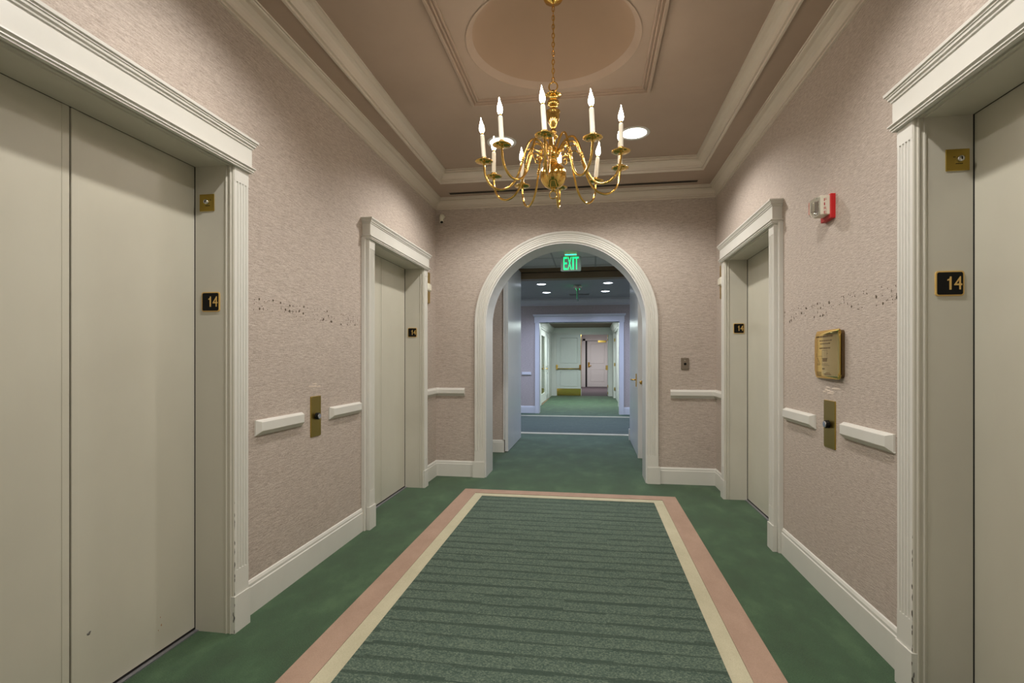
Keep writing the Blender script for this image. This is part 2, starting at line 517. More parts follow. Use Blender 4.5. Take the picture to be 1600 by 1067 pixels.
b.build('moulding_frame', M['ceil'], ceil_root)

crown_prof = lambda p, z0, z1: [(0.0, z0 - .001), (.011, z0), (.011, z0 + .010), (.004, z0 + .013), (.004, z0 + .017), (.015, z0 + .020), (.017, z0 + .030), (.009, z0 + .034), (.010, z0 + .040),
    (.017, z0 + .054), (.028, z0 + .066), (p - .026, z1 - .034), (p - .017, z1 - .032), (p - .028, z1 - .026), (p - .020, z1 - .024), (p - .008, z1 - .019), (p - .004, z1 - .013), (p - .014, z1 - .010), (p - .002, z1 - .008), (p, z1)]
rect = lambda x0, x1, y0, y1: [(x0, y0), (x1, y0), (x1, y1), (x0, y1)]
ct = thing('trim_3', (CX, CY, 2.88), 'wide pale crown moulding along the top of the walls', 'crown moulding', kind='structure')
b = MB(); b.sweep(rect(XL, XR, YN, YF), crown_prof(0.074, 2.877, SZ), XY, closed=True); b.build('crown_moulding', M['crown'], ct)
ct = thing('trim_4', (CX, CY, SZ), 'upper pale crown moulding edging the raised tray', 'crown moulding', kind='structure')
b = MB()
pr = [(-.006, SZ), (-.006, SZ - .009), (.006, SZ - .009), (.008, SZ + .004), (.000, SZ + .008), (.001, SZ + .012), (.013, SZ + .015), (.015, SZ + .024), (.006, SZ + .029), (.008, SZ + .036), (.016, SZ + .050), (.030, SZ + .066), (.044, SZ + .074), (.056, SZ + .076), (.046, SZ + .084), (.052, SZ + .088), (.064, SZ + .094), (.056, SZ + .100), (.068, SZ + .103), (.068, TRAY)]
b.sweep(rect(TX0, TX1, TY0, TY1), pr, XY, closed=True); b.build('crown_moulding', M['crown'], ct)

# ------------------------------------------------------------------ elevator entrances
BASE = [(0, 0), (.014, 0), (.014, .134), (.010, .139), (.010, .152), (.005, .164), (0, .168)]


def elevator(idx, mp, y0, y1, where, facing):
    ym = (y0 + y1) / 2
    d = thing('door_%d' % idx, mp(ym, -.15, 0), 'pair of plain cream elevator doors, ' + where, 'elevator door', kind='structure')
    for s in (-1, 1):
        a0, a1 = (y0 - .04, ym - .003) if s < 0 else (ym + .003, y1 + .04)
        b = MB(); b.box(a0, a1, -.185, -.150, 0.014, ZT + .03, mp); pn = b.build('door_panel', M['door'], d)
        b = MB()
        e0, e1 = (ym - .030, ym - .004) if s < 0 else (ym + .004, ym + .030)
        b.plate(e0, e1, 0.02, ZT + .02, -.151, -.1485, lambda a, c, h: mp(a, h, c), 0.001, 0.001, 2); b.build('edge_strip', M['door'], pn)
    b = MB(); b.box(y0, y1, -.20, -.128, 0.0, 0.006, mp); sill = b.build('sill', M['alu'], d)
    b = MB(); b.box(y0 + .002, y1 - .002, -.176, -.146, 0.0055, 0.0075, mp); b.build('sill_groove', M['dark'], sill)
    b = MB(); b.box(y0 - .2, y1 + .2, -.25, -.23, 0, ZT + .25, mp); b.build('shaft_back', M['void'], d)
    # casing
    c = thing('trim_%d' % (idx + 4), mp(ym, 0, 0), 'cream fluted casing and moulded header, ' + facing, 'door casing', kind='structure')
    prof = [(0, -.1445), (0, .009), (-.004, .011), (-.004, .016), (.001, .018), (.001, .029), (-.003, .031), (-.003, .036), (.004, .038), (.004, .046), (.008, .050)]
    b = MB()
    b.sweep([(y0, 0), (y0, ZT), (y1, ZT), (y1, 0)], prof, lambda a, z, h: mp(a, h, z)); b.build('jamb', M['jamb'], c)
    b = MB()
    b.sweep([(y0, 0), (y0, ZT), (y1, ZT), (y1, 0)], [(0, -.1445), (0, -.23), (.06, -.23)], lambda a, z, h: mp(a, h, z)); b.build('jamb_return', M['dark'], c)
    for s in (-1, 1):
        yi = (y0 - .008) if s < 0 else (y1 + .008)
        P = [(0, 0.0), (0, .050), (.010, .051)]
        for k in range(4):
            q = .012 + k * .019
            P += [(q, .051), (q + .002, .046), (q + .006, .044), (q + .011, .046), (q + .013, .051)]
        P += [(.094, .051), (.096, .048), (.096, .028), (.118, .028), (.122, .024), (.122, 0)]
        b = MB(); b.prism([(yi + s * a, h) for a, h in P], .284, 2.080, lambda a, h, z: mp(a, h, z)); b.build('fluted_pilaster', M['trim'], c)
        Q = [(0, 0), (0, .051), (.096, .051), (.096, .028), (.118, .028), (.122, .024), (.122, 0)]
        b = MB(); b.prism([(yi + s * a, h) for a, h in Q], 2.080, 2.150, lambda a, h, z: mp(a, h, z)); b.build('pilaster_cap', M['trim'], c)
        b = MB(); b.prism([(yi + s * a, h) for a, h in Q], 0, .284, lambda a, h, z: mp(a, h, z)); b.build('pilaster_foot', M['trim'], c)
        b = MB(); b.prism([(yi + s * a, h) for a, h in ((-.0075, .034), (-.0075, .057), (.100, .057), (.100, .030), (.09, .030))], 0, .168, lambda a, h, z: mp(a, h, z))
        b.build('plinth_block', M['trim'], c)
    ya, yb = y0 - .113, y1 + .113
    b = MB(); b.box(ya, yb, 0.0, .062, 2.150, 2.298, mp); b.build('frieze_board', M['trim'], c)
    path = [(ya, 0), (ya, .062), (yb, .062), (yb, 0)]
    b = MB()
    b.sweep(path, [(0, 2.258), (.005, 2.260), (.006, 2.267), (.012, 2.271), (.013, 2.280), (.0165, 2.281), (.0165, 2.287), (.022, 2.289), (.023, 2.300), (-.03, 2.300)], mp_yw(mp))
    b.build('header_cornice', M['trim'], c)
    b = MB()
    b.sweep(path, [(0, 2.174), (.013, 2.171), (.014, 2.165), (.006, 2.161), (.008, 2.153), (.003, 2.151), (.003, 2.145), (-.012, 2.145)], mp_yw(mp))
    b.build('header_bead', M['trim'], c)


def mp_yw(mp): return lambda a, w, z: mp(a, w, z)


elevator(1, WL, *EL[0], 'near left, under the header cut by the frame edge', 'around the near left elevator')
elevator(2, WL, *EL[1], 'far left, beside the arch wall', 'around the far left elevator')
elevator(3, WR, *ER[0], 'near right, only a strip of them showing', 'around the near right elevator')
elevator(4, WR, *ER[1], 'far right, beyond the brass plaque', 'around the far right elevator')


def baseboard(name, path, label, mat='trim'):
    b = MB(); b.sweep(path, BASE, XY, caps=True)
    return struct(b.build(name, M[mat]), label, 'baseboard')


o = .122 + .008
baseboard('baseboard_left', [(XL, EL[1][0] - o), (XL, EL[0][1] + o)], 'cream baseboard between the two left elevators')
baseboard('baseboard_right', [(XR, ER[0][1] + o), (XR, ER[1][0] - o)], 'cream baseboard between the two right elevators')
baseboard('baseboard_far_left', [(AX - AR - .131, YF), (XL, YF), (XL, EL[1][1] + o)], 'cream baseboard wrapping the corner left of the arch')
baseboard('baseboard_far_right', [(XR, ER[1][1] + o), (XR, YF), (AX + AR + .131, YF)], 'cream baseboard wrapping the corner right of the arch')

# ------------------------------------------------------------------ carpet inset in the hall
rug = thing('carpet_inset', (-0.23, 2.99, 0), 'dark green striped carpet inset with cream and peach borders in the hall', 'carpet')
px0, px1, py0, py1 = -1.214, 0.751, 1.12, 4.848


def frame_mesh(x0, x1, y0, y1, w, z):
    b = MB(); b.sweep(rect(x0, x1, y0, y1), [(0, 0.0005), (0, z - .001), (.003, z), (w, z), (w, 0.0005)], XY, closed=True); return b


frame_mesh(px0, px1, py0, py1, 0.131, .005).build('peach_border', M['peach'], rug, label='peach outer border strip')
frame_mesh(px0 + .132, px1 - .132, py0 + .144, py1 - .143, 0.083, .005).build('cream_border', M['cream'], rug, label='cream inner border strip')
b = MB(); b.plate(px0 + .215, px1 - .214, py0 + .24, py1 - .240, 0.0005, .006, XY, 0.001, .001, 1); b.build('striped_field', M['field'], rug, label='dark green field with broken crosswise ribs')


# ------------------------------------------------------------------ wall fittings
def bumper(mp, y0, y1, label):
    r = thing('wall_bumper', mp((y0 + y1) / 2, 0, .911), label, 'wall bumper', 'short cream bumper rails on the side walls')
    b = MB(); z0, z1 = .874, .950
    L = lambda i0, i1, j0, j1, w: [mp(y0 + i0, w, z0 + j0), mp(y1 - i1, w, z0 + j0), mp(y1 - i1, w, z1 - j1), mp(y0 + i0, w, z1 - j1)]
    rings = [L(0, 0, 0, 0, .0), L(0, 0, 0, 0, .008), L(.003, .003, .004, .003, .011), L(.016, .016, .020, .009, .030), L(.018, .018, .022, .011, .031)]
    b.grid(rings, closed_v=True); b.face(rings[0]); b.face(rings[-1]); b.build('rail_block', M['trim'], r)
    b = MB()
    b.plate(y0 - .002, y1 + .002, z0 - .003, z0 + .004, .0, .006, lambda a, c, h: mp(a, h, c), .001, .001, 1); b.build('bottom_lip', M['trim'], r)


bumper(WL, 2.338, 2.756, 'cream bumper rail on the left wall, nearer of two')
bumper(WL, 3.071, 3.505, 'cream bumper rail on the left wall beside the far elevator')
bumper(WR, 2.309, 2.735, 'cream bumper rail on the right wall, nearer of two')
bumper(WR, 3.057, 3.495, 'cream bumper rail on the right wall beside the far elevator')
RAIL = [(0, .872), (.010, .873), (.028, .893), (.030, .897), (.030, .934), (.012, .947), (.010, .952), (0, .953)]
for pth, lab in (([(-1.349, YF), (XL, YF), (XL, EL[1][1] + o)], 'cream chair rail wrapping the corner left of the arch'),
                 ([(XR, ER[1][1] + o), (XR, YF), (0.784, YF)], 'cream chair rail wrapping the corner right of the arch')):
    r = thing('corner_chair_rail', (pth[1][0], pth[1][1], .91), lab, 'chair rail', 'corner chair rails beside the arch')
    b = MB(); b.sweep(pth, RAIL, XY, caps=True); b.build('moulded_rail', M['trim'], r)
    b = MB(); b.sweep(pth, [(0, .866), (.006, .866), (.006, .872), (0, .873)], XY, caps=True); b.build('bottom_lip', M['trim'], r)


def call_plate(mp, y0, y1, z0, z1, yb, zb, label):
    r = thing('elevator_call_plate', mp((y0 + y1) / 2, 0, (z0 + z1) / 2), label, 'call button', 'brass call button plates')
    f = lambda a, c, h: mp(a, h, c)
    b = MB(); b.plate(y0, y1, z0, z1, 0.0, .006, f, .006, .002, 3); b.build('plate', M['satin'], r)
    b = MB()
    def cyl(bb, rad, h0, h1, seg=20):
        R = [[f(yb + rr * math.cos(2 * PI * k / seg), zb + rr * math.sin(2 * PI * k / seg), h) for k in range(seg)] for rr, h in ((rad, h0), (rad, h1 - .002), (rad - .002, h1))]
        bb.grid(R, closed_v=True, smooth=True); bb.face(R[-1])
    cyl(b, .021, .005, .026); b.build('button_collar', M['black'], r)
    b = MB(); cyl(b, .0165, .024, .029); b.build('button', M['chrome'], r)


call_plate(WL, 2.852, 2.968, .787, 1.033, 2.912, .911, 'brass call button plate on the left wall between two bumper rails')
call_plate(WR, 2.825, 2.952, .795, 1.043, 2.893, .919, 'brass call button plate below the engraved plaque on the right')

# pale scuffs above the call plates, glue ghosts of removed lettering
def blob(b, mp, y, z, ry, rz, w=.0012, seg=7):
    ps = []
    for k in range(seg):
        t = 2 * PI * k / seg; q = random.uniform(.65, 1.15)
        ps.append(mp(y + ry * q * math.cos(t), w, z + rz * q * math.sin(t)))
    c = mp(y, w + .0012, z)
    for k in range(seg): b.face([ps[k], ps[(k + 1) % seg], c])


for mp, wl, y0, y1, nm in ((WL, wall_l, 2.335, 3.50, 'l'), (WR, wall_r, 2.30, 3.48, 'r')):
    b = MB(); rnd = random.Random(3 if nm == 'l' else 5)
    y = y0; k = 0
    while y < y1:
        if k % 8 in (5,): y += .045
        for q in range(3):
            big = rnd.random() < .18
            blob(b, mp, y + rnd.uniform(-.012, .012), 1.53 + rnd.choice((-.034, -.02, .0, .028, .034)) + rnd.uniform(-.008, .008), *(((.0075, .008) if big else (.0028, .0038))))
        if rnd.random() < .3: blob(b, mp, y, 1.53 + rnd.uniform(-.02, .02), .0014, .011)
        y += .036; k += 1
    b.build('adhesive_residue', M['residue'], wl, kind='stuff', label='row of dark glue spots left by removed lettering')
b = MB()
for k in range(9): blob(b, WR, 2.89 + random.uniform(-.10, .07), 1.092 + random.uniform(-.022, .02), random.uniform(.02, .045), .006, .0008, 9)
b.build('scuffed_patch', M['patch'], wall_r, kind='stuff')
b = MB()
for k in range(5): blob(b, WL, 2.92 + random.uniform(-.08, .06), 1.095 + random.uniform(-.014, .014), random.uniform(.02, .045), .005, .0008, 9)
b.build('scuffed_patch', M['patch'], wall_l, kind='stuff')

# chipped paint on the near casings and doors
def chips(par, mp, spots, mat='residue', name='paint_chip'):
    b = MB()
    for y, z, ry, rz, w in spots: blob(b, mp, y, z, ry, rz, w)
    b.build(name, M[mat], par, kind='stuff')


def named(n): return bpy.data.objects[n]


for nm, sgn_x, yj in (('trim_5', XL, EL[0][1] + .004), ('trim_7', XR, ER[0][1] + .004)):
    rr = random.Random(11); b = MB()
    dirx = 1 if sgn_x < 0 else -1
    for k in range(26):
        zc = abs(rr.gauss(0, .33)) + .01
        xw = sgn_x + dirx * (.0495 + rr.uniform(-.004, .0075) * (1 if zc < .168 else .3)); yy = yj - .0045 + (0 if zc < .168 else .0079)
        ps = [(xw + .0028 * math.cos(q) * rr.uniform(.5, 1), yy, max(zc + rr.uniform(.004, .014) * math.sin(q), .002)) for q in [2 * PI * i / 7 for i in range(7)]]
        b.face(ps)
    b.build('paint_chips', M['chipgrey'], named(nm), kind='stuff')
b = MB()
for y, z, ry, rz in ((1.615, .252, .008, .006), (1.619, .256, .005, .004)): blob(b, lambda a, w, c: WL(a, w - .1498, c), y, z, ry, rz, .0003)
b.build('paint_chips', M['chipgrey'], named('door_1'), kind='stuff')
b = MB()
for y, z, r_ in ((1.93, .155, .003), (1.935, .120, .004), (1.92, .105, .0025)): blob(b, lambda a, w, c: WL(a, w - .1498, c), y, z, r_ * .7, r_ * 1.3, .0003)
b.build('rust_spots', M['rust'], named('door_1'), kind='stuff')

# engraved brass plaque
plq = thing('evacuation_plaque', WR(2.887, 0, 1.283), 'polished brass plaque with engraved floor plan on the right wall', 'plaque')
LIFT = lambda a: .092 * (3.048 - a) - .135 * (3.048 - a) ** 2
f = lambda a, c, h: WR(a, h + LIFT(a), c)
b = MB(); cols = []; side_ = MB(); sc_ = []
for k in range(33):
    a_ = 2.726 + .322 * k / 32; e_ = min(a_ - 2.726, 3.048 - a_, .022); ins = .022 - math.sqrt(max(.022 ** 2 - (.022 - e_) ** 2, 0))
    z0_, z1_ = 1.157 + ins, 1.409 - ins
    cols.append([f(a_, z, h) for z, h in ((z0_, .0065), (z0_ + .004, .0095), (z0_ + .016, .0118), (z0_ + .03, .012), (z1_ - .034, .012), (z1_ - .022, .0115), (z1_ - .010, .0095), (z1_, .0055))])
    sc_.append([f(a_, z0_, .0065), f(a_, z0_, .003), f(a_, z1_, .003), f(a_, z1_, .0055)])
b.grid(cols, smooth=True); bs = b.build('brass_sheet', M['mirror'], plq)
side_.grid(sc_); side_.face(cols[0]); side_.face(cols[-1]); side_.build('sheet_edge', M['satin'], plq)
b = MB(); b.plate(2.732, 3.042, 1.163, 1.403, 0, .005, lambda a, c, h: WR(a, h + (LIFT(a) if h else 0), c), .02, 0, 5); b.build('backing', M['engrave'], plq)
b = MB()


def eng(y0, y1, z0, z1): b.box(min(y0, y1), max(y0, y1), .0118, .0123, z0, z1, lambda a, c, h: WR(a, c + LIFT(a), h))


def row(ya, yb_, z, hgt, unit, fill=.62):
    y = ya
    while y > yb_:
        L = unit * random.uniform(.6, 1.8); eng(y, max(y - L * fill, yb_), z, z + hgt); y -= L


row(3.022, 2.80, 1.372, .009, .011); row(2.972, 2.81, 1.352, .006, .010); row(2.962, 2.83, 1.336, .006, .010); row(2.972, 2.83, 1.312, .007, .010)
for y0, y1, z0, z1 in ((3.02, 2.86, 1.286, 1.2875), (3.02, 2.93, 1.272, 1.2735), (2.94, 2.86, 1.262, 1.2635), (2.93, 2.86, 1.232, 1.2335), (2.93, 2.84, 1.225, 1.2265), (2.935, 2.934, 1.225, 1.304), (2.87, 2.869, 1.25, 1.304), (2.935, 2.87, 1.304, 1.3055), (3.02, 3.019, 1.272, 1.287)): eng(y0, y1, z0, z1)
for k in range(7): eng(2.925 - k * .008, 2.921 - k * .008, 1.245, 1.262)
for k in range(5): eng(3.005 - k * .004, 2.99 - k * .006, 1.263 - k * .006, 1.265 - k * .006)
row(3.0, 2.955, 1.232, .003, .008); row(3.005, 2.965, 1.226, .003, .008); row(2.93, 2.90, 1.204, .007, .009)
for z in (1.186, 1.178, 1.170): row(3.01, 2.945, z, .0035, .007)
row(2.885, 2.835, 1.186, .003, .007); row(2.90, 2.82, 1.178, .004, .007)
b.build('engraving', M['engrave'], plq, kind='stuff')


# floor number signs on the jambs (they face down the hall)
def jmap(xa, sx, yface):      # a along x, c = z, h towards the camera
    return lambda a, c, h: (a, yface - h, c)


def number_sign(x0, x1, yface, z0, z1, label):
    f = jmap(0, 1, yface)
    r = thing('floor_number_sign', ((x0 + x1) / 2, yface, (z0 + z1) / 2), label, 'floor sign', 'black 14 floor number signs')
    w, h = x1 - x0, z1 - z0
    b = MB(); b.plate(x0, x1, z0, z1, 0, .0045, f, .010, .001, 5); b.build('brass_rim', M['satin'] if False else M['gold'], r)
    b = MB(); b.plate(x0 + .005, x1 - .005, z0 + .005, z1 - .005, .004, .0056, f, .007, .0006, 5); b.build('black_face', M['black'], r)
    b = MB(); q = lambda a, c: (x0 + w * a, z0 + h * c)
    b.prism([q(.400, .655), q(.470, .685), q(.490, .77), q(.540, .77), q(.540, .25), q(.470, .25), q(.470, .62), q(.400, .60)], .0052, .0068, f); b.build('numeral', M['gold'], r)
    text_part('4', 'numeral', M['gold'], r, x0 + w * .635, x0 + w * .905, z0 + h * .25, z0 + h * .77, .0052, .0068, f)


number_sign(-1.780, -1.688, EL[0][1], 1.476, 1.567, 'black 14 sign on the near left elevator jamb')
number_sign(-1.787, -1.695, EL[1][1], 1.476, 1.568, 'small looking 14 sign on the far left elevator jamb')
number_sign(1.245, 1.340, ER[0][1], 1.488, 1.580, 'large looking black 14 sign on the near right elevator jamb')
number_sign(1.253, 1.345, ER[1][1], 1.490, 1.581, 'black 14 sign on the far right elevator jamb')


def key_switch(x0, x1, yface, z0, z1, label):
    f = jmap(0, 1, yface)
    r = thing('key_switch_plate', ((x0 + x1) / 2, yface, (z0 + z1) / 2), label, 'key switch', 'brass key switch plates')
    b = MB(); b.plate(x0, x1, z0, z1, 0, .003, f, .001, .001, 1); b.build('plate', M['satin'], r)
    xm, zm = (x0 + x1) / 2 + .004, (z0 + z1) / 2 + .001
    R = Matrix.Rotation(PI / 2, 3, 'X')
    b = MB(); b.lathe([(.0001, .016), (.008, .016), (.0105, .014), (.0105, 0)], (xm, yface - .003, zm), 18, True, R); b.build('lock_barrel', M['chrome'], r)
    b = MB(); b.box(xm - .0016, xm + .0016, yface - .0202, yface - .0185, zm - .005, zm + .005); b.build('keyway', M['black'], r)
    b = MB()
    for a0, a1, c in ((-.019, -.012, .008), (.012, .019, .009), (-.011, .012, -.0165)):
        y = a0
        while y < a1: b.box(xm + y, xm + y + .0028, yface - .0036, yface - .0028, zm + c, zm + c + .003); y += .004
    b.build('engraved_legend', M['black'], r, kind='stuff')


key_switch(-1.792, -1.717, EL[0][1], 1.940, 2.018, 'square brass key switch above the near left 14 sign')
key_switch(1.280, 1.358, ER[0][1], 1.945, 2.024, 'square brass key switch above the near right 14 sign')


def hall_lantern(mp, y0, y1, z0, z1, label):
    r = thing('hall_lantern', mp((y0 + y1) / 2, 0, (z0 + z1) / 2), label, 'hall lantern', 'brass arrival lanterns')
    f = lambda a, c, h: mp(a, h, c)
    b = MB(); b.plate(y0, y1, z0, z1, 0, .020, f, .003, .003, 2); b.build('brass_plate', M['satin'], r)
    zm = (z0 + z1) / 2; b = MB(); b.plate(y0 + .01, y1 - .01, zm - .04, zm + .04, .018, .042, f, .02, .012, 5); b.build('lens', M['offwhite'], r)


hall_lantern(WL, 4.985, 5.10, 1.835, 2.150, 'thin brass lantern with white lens beside the far left elevator')
hall_lantern(WR, 5.01, 5.14, 1.835, 2.150, 'thin brass lantern edge beside the far right elevator')

# fire strobe
fs = thing('fire_strobe', WR(2.885, 0, 2.04), 'red and white FIRE strobe on the right wall', 'fire alarm')
f = lambda a, c, h: WR(a, h, c)
b = MB(); b.plate(2.830, 2.945, 1.978, 2.105, 0, .024, f, .004, .003, 2); b.build('red_backbox', M['red'], fs)
b = MB(); b.plate(2.838, 2.922, 2.000, 2.098, .023, .068, f, .003, .002, 2); hs = b.build('white_housing', M['offwhite'], fs)
b = MB(); b.plate(2.842, 2.918, 2.004, 2.092, .067, .098, f, .010, .012, 4); b.build('clear_strobe_lens', M['clear'], fs)
b = MB(); b.plate(2.858, 2.902, 2.020, 2.076, .067, .072, f, .004, .001, 2); b.build('reflector', M['chrome'], fs)
b = MB(); b.tube([f(2.88, 2.026, .080), f(2.88, 2.070, .080)], .004, 8); b.build('flash_tube', M['offwhite'], fs)
side = lambda a, c, h: (XR - a, 2.838 - h, c)     # the housing's side that faces the camera
for k, ch in enumerate('FIRE'):
    zc = 2.082 - k * .0215
    text_part(ch, 'letter', M['redink'], hs, .0515, .0515 - (.005 if ch == 'I' else .013), zc - .015, zc, .0, .0006, side)
for k, ch in enumerate(()): pass

# key switch on the end wall, small camera in the corner
ws = thing('wall_key_station', (.9245, YF, 1.216), 'small grey steel plate with dark keyhole right of the arch', 'key switch')
f = jmap(0, 1, YF)
b = MB(); b.plate(.887, .962, 1.158, 1.274, 0, .012, f, .003, .003, 2); b.build('steel_plate', M['greyplate'], ws)
R = Matrix.Rotation(PI / 2, 3, 'X')
b = MB(); b.lathe([(.0001, .004), (.011, .004), (.013, .002), (.013, 0)], (.926, YF - .012, 1.213), 18, True, R); b.build('keyhole', M['black'], ws)
b = MB(); b.lathe([(.0001, .002), (.005, .002), (.006, 0)], (.924, YF - .012, 1.250), 12, True, R); b.build('screw', M['chrome'], ws)
sc = thing('corner_camera', (-1.595, YF, 2.775), 'tiny white tilted camera high in the left corner', 'camera')
b = MB(); b.lathe([(.0001, .02), (.022, .02), (.026, .012), (.026, 0)], (-1.60, YF, 2.800), 16, True, R); b.build('wall_mount', M['offwhite'], sc)
b = MB(); b.tube([(-1.60, YF - .018, 2.800), (-1.60, YF - .05, 2.795)], .011, 10); b.build('swivel_arm', M['offwhite'], sc)
b = MB(); b.tube([(-1.612, YF - .030, 2.812), (-1.603, YF - .045, 2.785), (-1.585, YF - .075, 2.725)], [.020, .016, .021], 14); b.build('camera_barrel', M['offwhite'], sc)
b = MB(); b.tube([(-1.5851, YF - .0749, 2.7252), (-1.5842, YF - .0764, 2.722)], .016, 14); b.build('camera_lens', M['black'], sc)

# slot diffuser in the soffit
sd = thing('slot_diffuser', (-.23, 5.175, SZ), 'long thin black air slot in the soffit above the arch', 'air diffuser')
b = MB(); b.box(-1.468, 1.012, 5.158, 5.215, SZ - .002, SZ + .001); b.build('black_slot', M['black'], sd)
b = MB(); b.box(-1.475, 1.019, 5.152, 5.158, SZ - .003, SZ + .001); b.box(-1.475, 1.019, 5.215, 5.221, SZ - .003, SZ + .001); b.build('slot_flange', M['ceil'], sd)


# ------------------------------------------------------------------ recessed lights
def recessed(x, y, z, r, lens, label=None, group=None, parent=None):
    if parent is None: root = thing('recessed_light', (x, y, z), label, 'ceiling light', group)
    else: root = parent
    b = MB(); b.lathe([(r * .78, z + .0), (r * .80, z - .004), (r * .97, z - .006), (r, z - .003), (r, z)], (x, y, 0), 36); b.build('trim_ring', M['ctrim'], root)
    b = MB(); b.lathe([(.0001, z - .002), (r * .5, z - .0022), (r * .79, z - .001)], (x, y, 0), 32); b.build('lit_lens', M[lens], root)


recessed(*CANS[0], TRAY, .125, 'lens', 'bright round ceiling light behind the left side of the chandelier', 'hall downlights')
recessed(*CANS[1], TRAY, .125, 'lens', 'bright round ceiling light behind the right side of the chandelier', 'hall downlights')
for x, y in CANS[2:]: recessed(x, y, TRAY, .105, 'lens', parent=ceil_root)

# ------------------------------------------------------------------ chandelier
HX, HY = -0.223, 2.99
ch = thing('chandelier', (HX, HY, 2.30), 'ten candle polished brass chandelier hanging from the domed ceiling', 'chandelier')
APEX = TRAY + .292
b = MB(); b.lathe([(.0001, APEX - .062), (.012, APEX - .060), (.020, APEX - .052), (.050, APEX - .044), (.058, APEX - .030), (.062, APEX - .010), (.062, APEX + .004)], (HX, HY, 0), 32); b.build('canopy', M['brass'], ch)
top = 2.872
n = 0; z = top; chain = MB(); chain.tube([(HX, HY, APEX - .07), (HX + .004, HY, 3.1), (HX - .004, HY, 2.95), (HX, HY, top)], .0022, 6)
chn = chain.build('chain_cord', M['gold'], ch)
link0 = None
LH = .030
while z < APEX - .062:
    if link0 is None or n == 1:
        b = MB(); pts = []
        for k in range(14):
            t = 2 * PI * k / 14; u = .0075 * math.cos(t); wv = .0165 * math.sin(t)
            pts.append((HX + (u if n == 0 else 0), HY + (u if n == 1 else 0), top + n * LH * .86 + LH / 2 + wv))
        b.tube(pts, .0024, 6, True, closed=True)
        lk = b.build('chain_link', M['brass'], chn)
        if n == 0: link0 = lk
        else: link1 = lk
    else:
        src = link0 if n % 2 == 0 else link1
        lk = src.copy(); C.objects.link(lk); lk.parent = chn; lk.location = (0, 0, (n - n % 2) * LH * .86)
    n += 1; z += LH * .86
b = MB(); pts = [(HX + .025 * math.cos(2 * PI * k / 20), HY, 2.847 + .027 * math.sin(2 * PI * k / 20)) for k in range(20)]
b.tube(pts, .0042, 8, True, closed=True); b.build('hanging_loop', M['brass'], ch)
b = MB()
b.lathe([(.0001, 2.826), (.008, 2.826), (.009, 2.812), (.020, 2.808), (.022, 2.802), (.045, 2.799), (.049, 2.796), (.046, 2.792), (.024, 2.788), (.017, 2.780), (.016, 2.775),
         (.022, 2.772), (.034, 2.760), (.037, 2.750), (.034, 2.740), (.022, 2.729), (.017, 2.726), (.017, 2.718), (.022, 2.714), (.020, 2.709),
         (.030, 2.706), (.041, 2.704), (.042, 2.699), (.039, 2.694), (.037, 2.670), (.032, 2.645), (.022, 2.622), (.018, 2.612), (.013, 2.604), (.013, 2.590),
         (.018, 2.586), (.018, 2.578), (.013, 2.574), (.013, 2.570), (.024, 2.566), (.028, 2.556), (.024, 2.545), (.014, 2.541), (.012, 2.530), (.012, 2.500), (.020, 2.490),
         (.032, 2.484), (.036, 2.474), (.034, 2.452), (.036, 2.440), (.022, 2.432), (.014, 2.424), (.016, 2.412), (.026, 2.408), (.020, 2.402), (.012, 2.398)], (HX, HY, 0), 28)
b.build('turned_stem', M['brass'], ch)
b = MB(); pr = [(max(.0765 * math.cos(t), .0001), 2.326 + .0765 * math.sin(t)) for t in [-PI / 2 + PI * k / 18 for k in range(19)]]
b.lathe(pr, (HX, HY, 0), 36); b.build('ball', M['brass'], ch)
b = MB(); b.lathe([(.0001, 2.236), (.006, 2.236), (.008, 2.243), (.014, 2.247), (.012, 2.254), (.006, 2.256)], (HX, HY, 0), 16)
pts = [(HX + .022 * math.cos(2 * PI * k / 20), HY, 2.216 + .022 * math.sin(2 * PI * k / 20)) for k in range(20)]
b.tube(pts, .0036, 8, True, closed=True); b.build('bottom_ring', M['brass'], ch)

ARM = [(.030, 2.445), (.042, 2.478), (.066, 2.512), (.096, 2.533), (.126, 2.531), (.150, 2.500), (.166, 2.458), (.180, 2.410), (.196, 2.355), (.218, 2.300),
       (.250, 2.258), (.284, 2.238), (.318, 2.234), (.350, 2.246), (.376, 2.270), (.393, 2.304), (.401, 2.340), (.404, 2.378)]
PH0 = math.radians(196.14)


def smooth_path(P, sub=3):
    out = []
    for i in range(len(P) - 1):
        p0, p1, p2, p3 = (P[max(i - 1, 0)], P[i], P[i + 1], P[min(i + 2, len(P) - 1)])
        for k in range(sub):
            t = k / sub
            out.append(tuple(.5 * (2 * p1[j] + (p2[j] - p0[j]) * t + (2 * p0[j] - 5 * p1[j] + 4 * p2[j] - p3[j]) * t * t + (3 * p1[j] - p0[j] - 3 * p2[j] + p3[j]) * t ** 3) for j in range(2)))
    out.append(P[-1]); return out


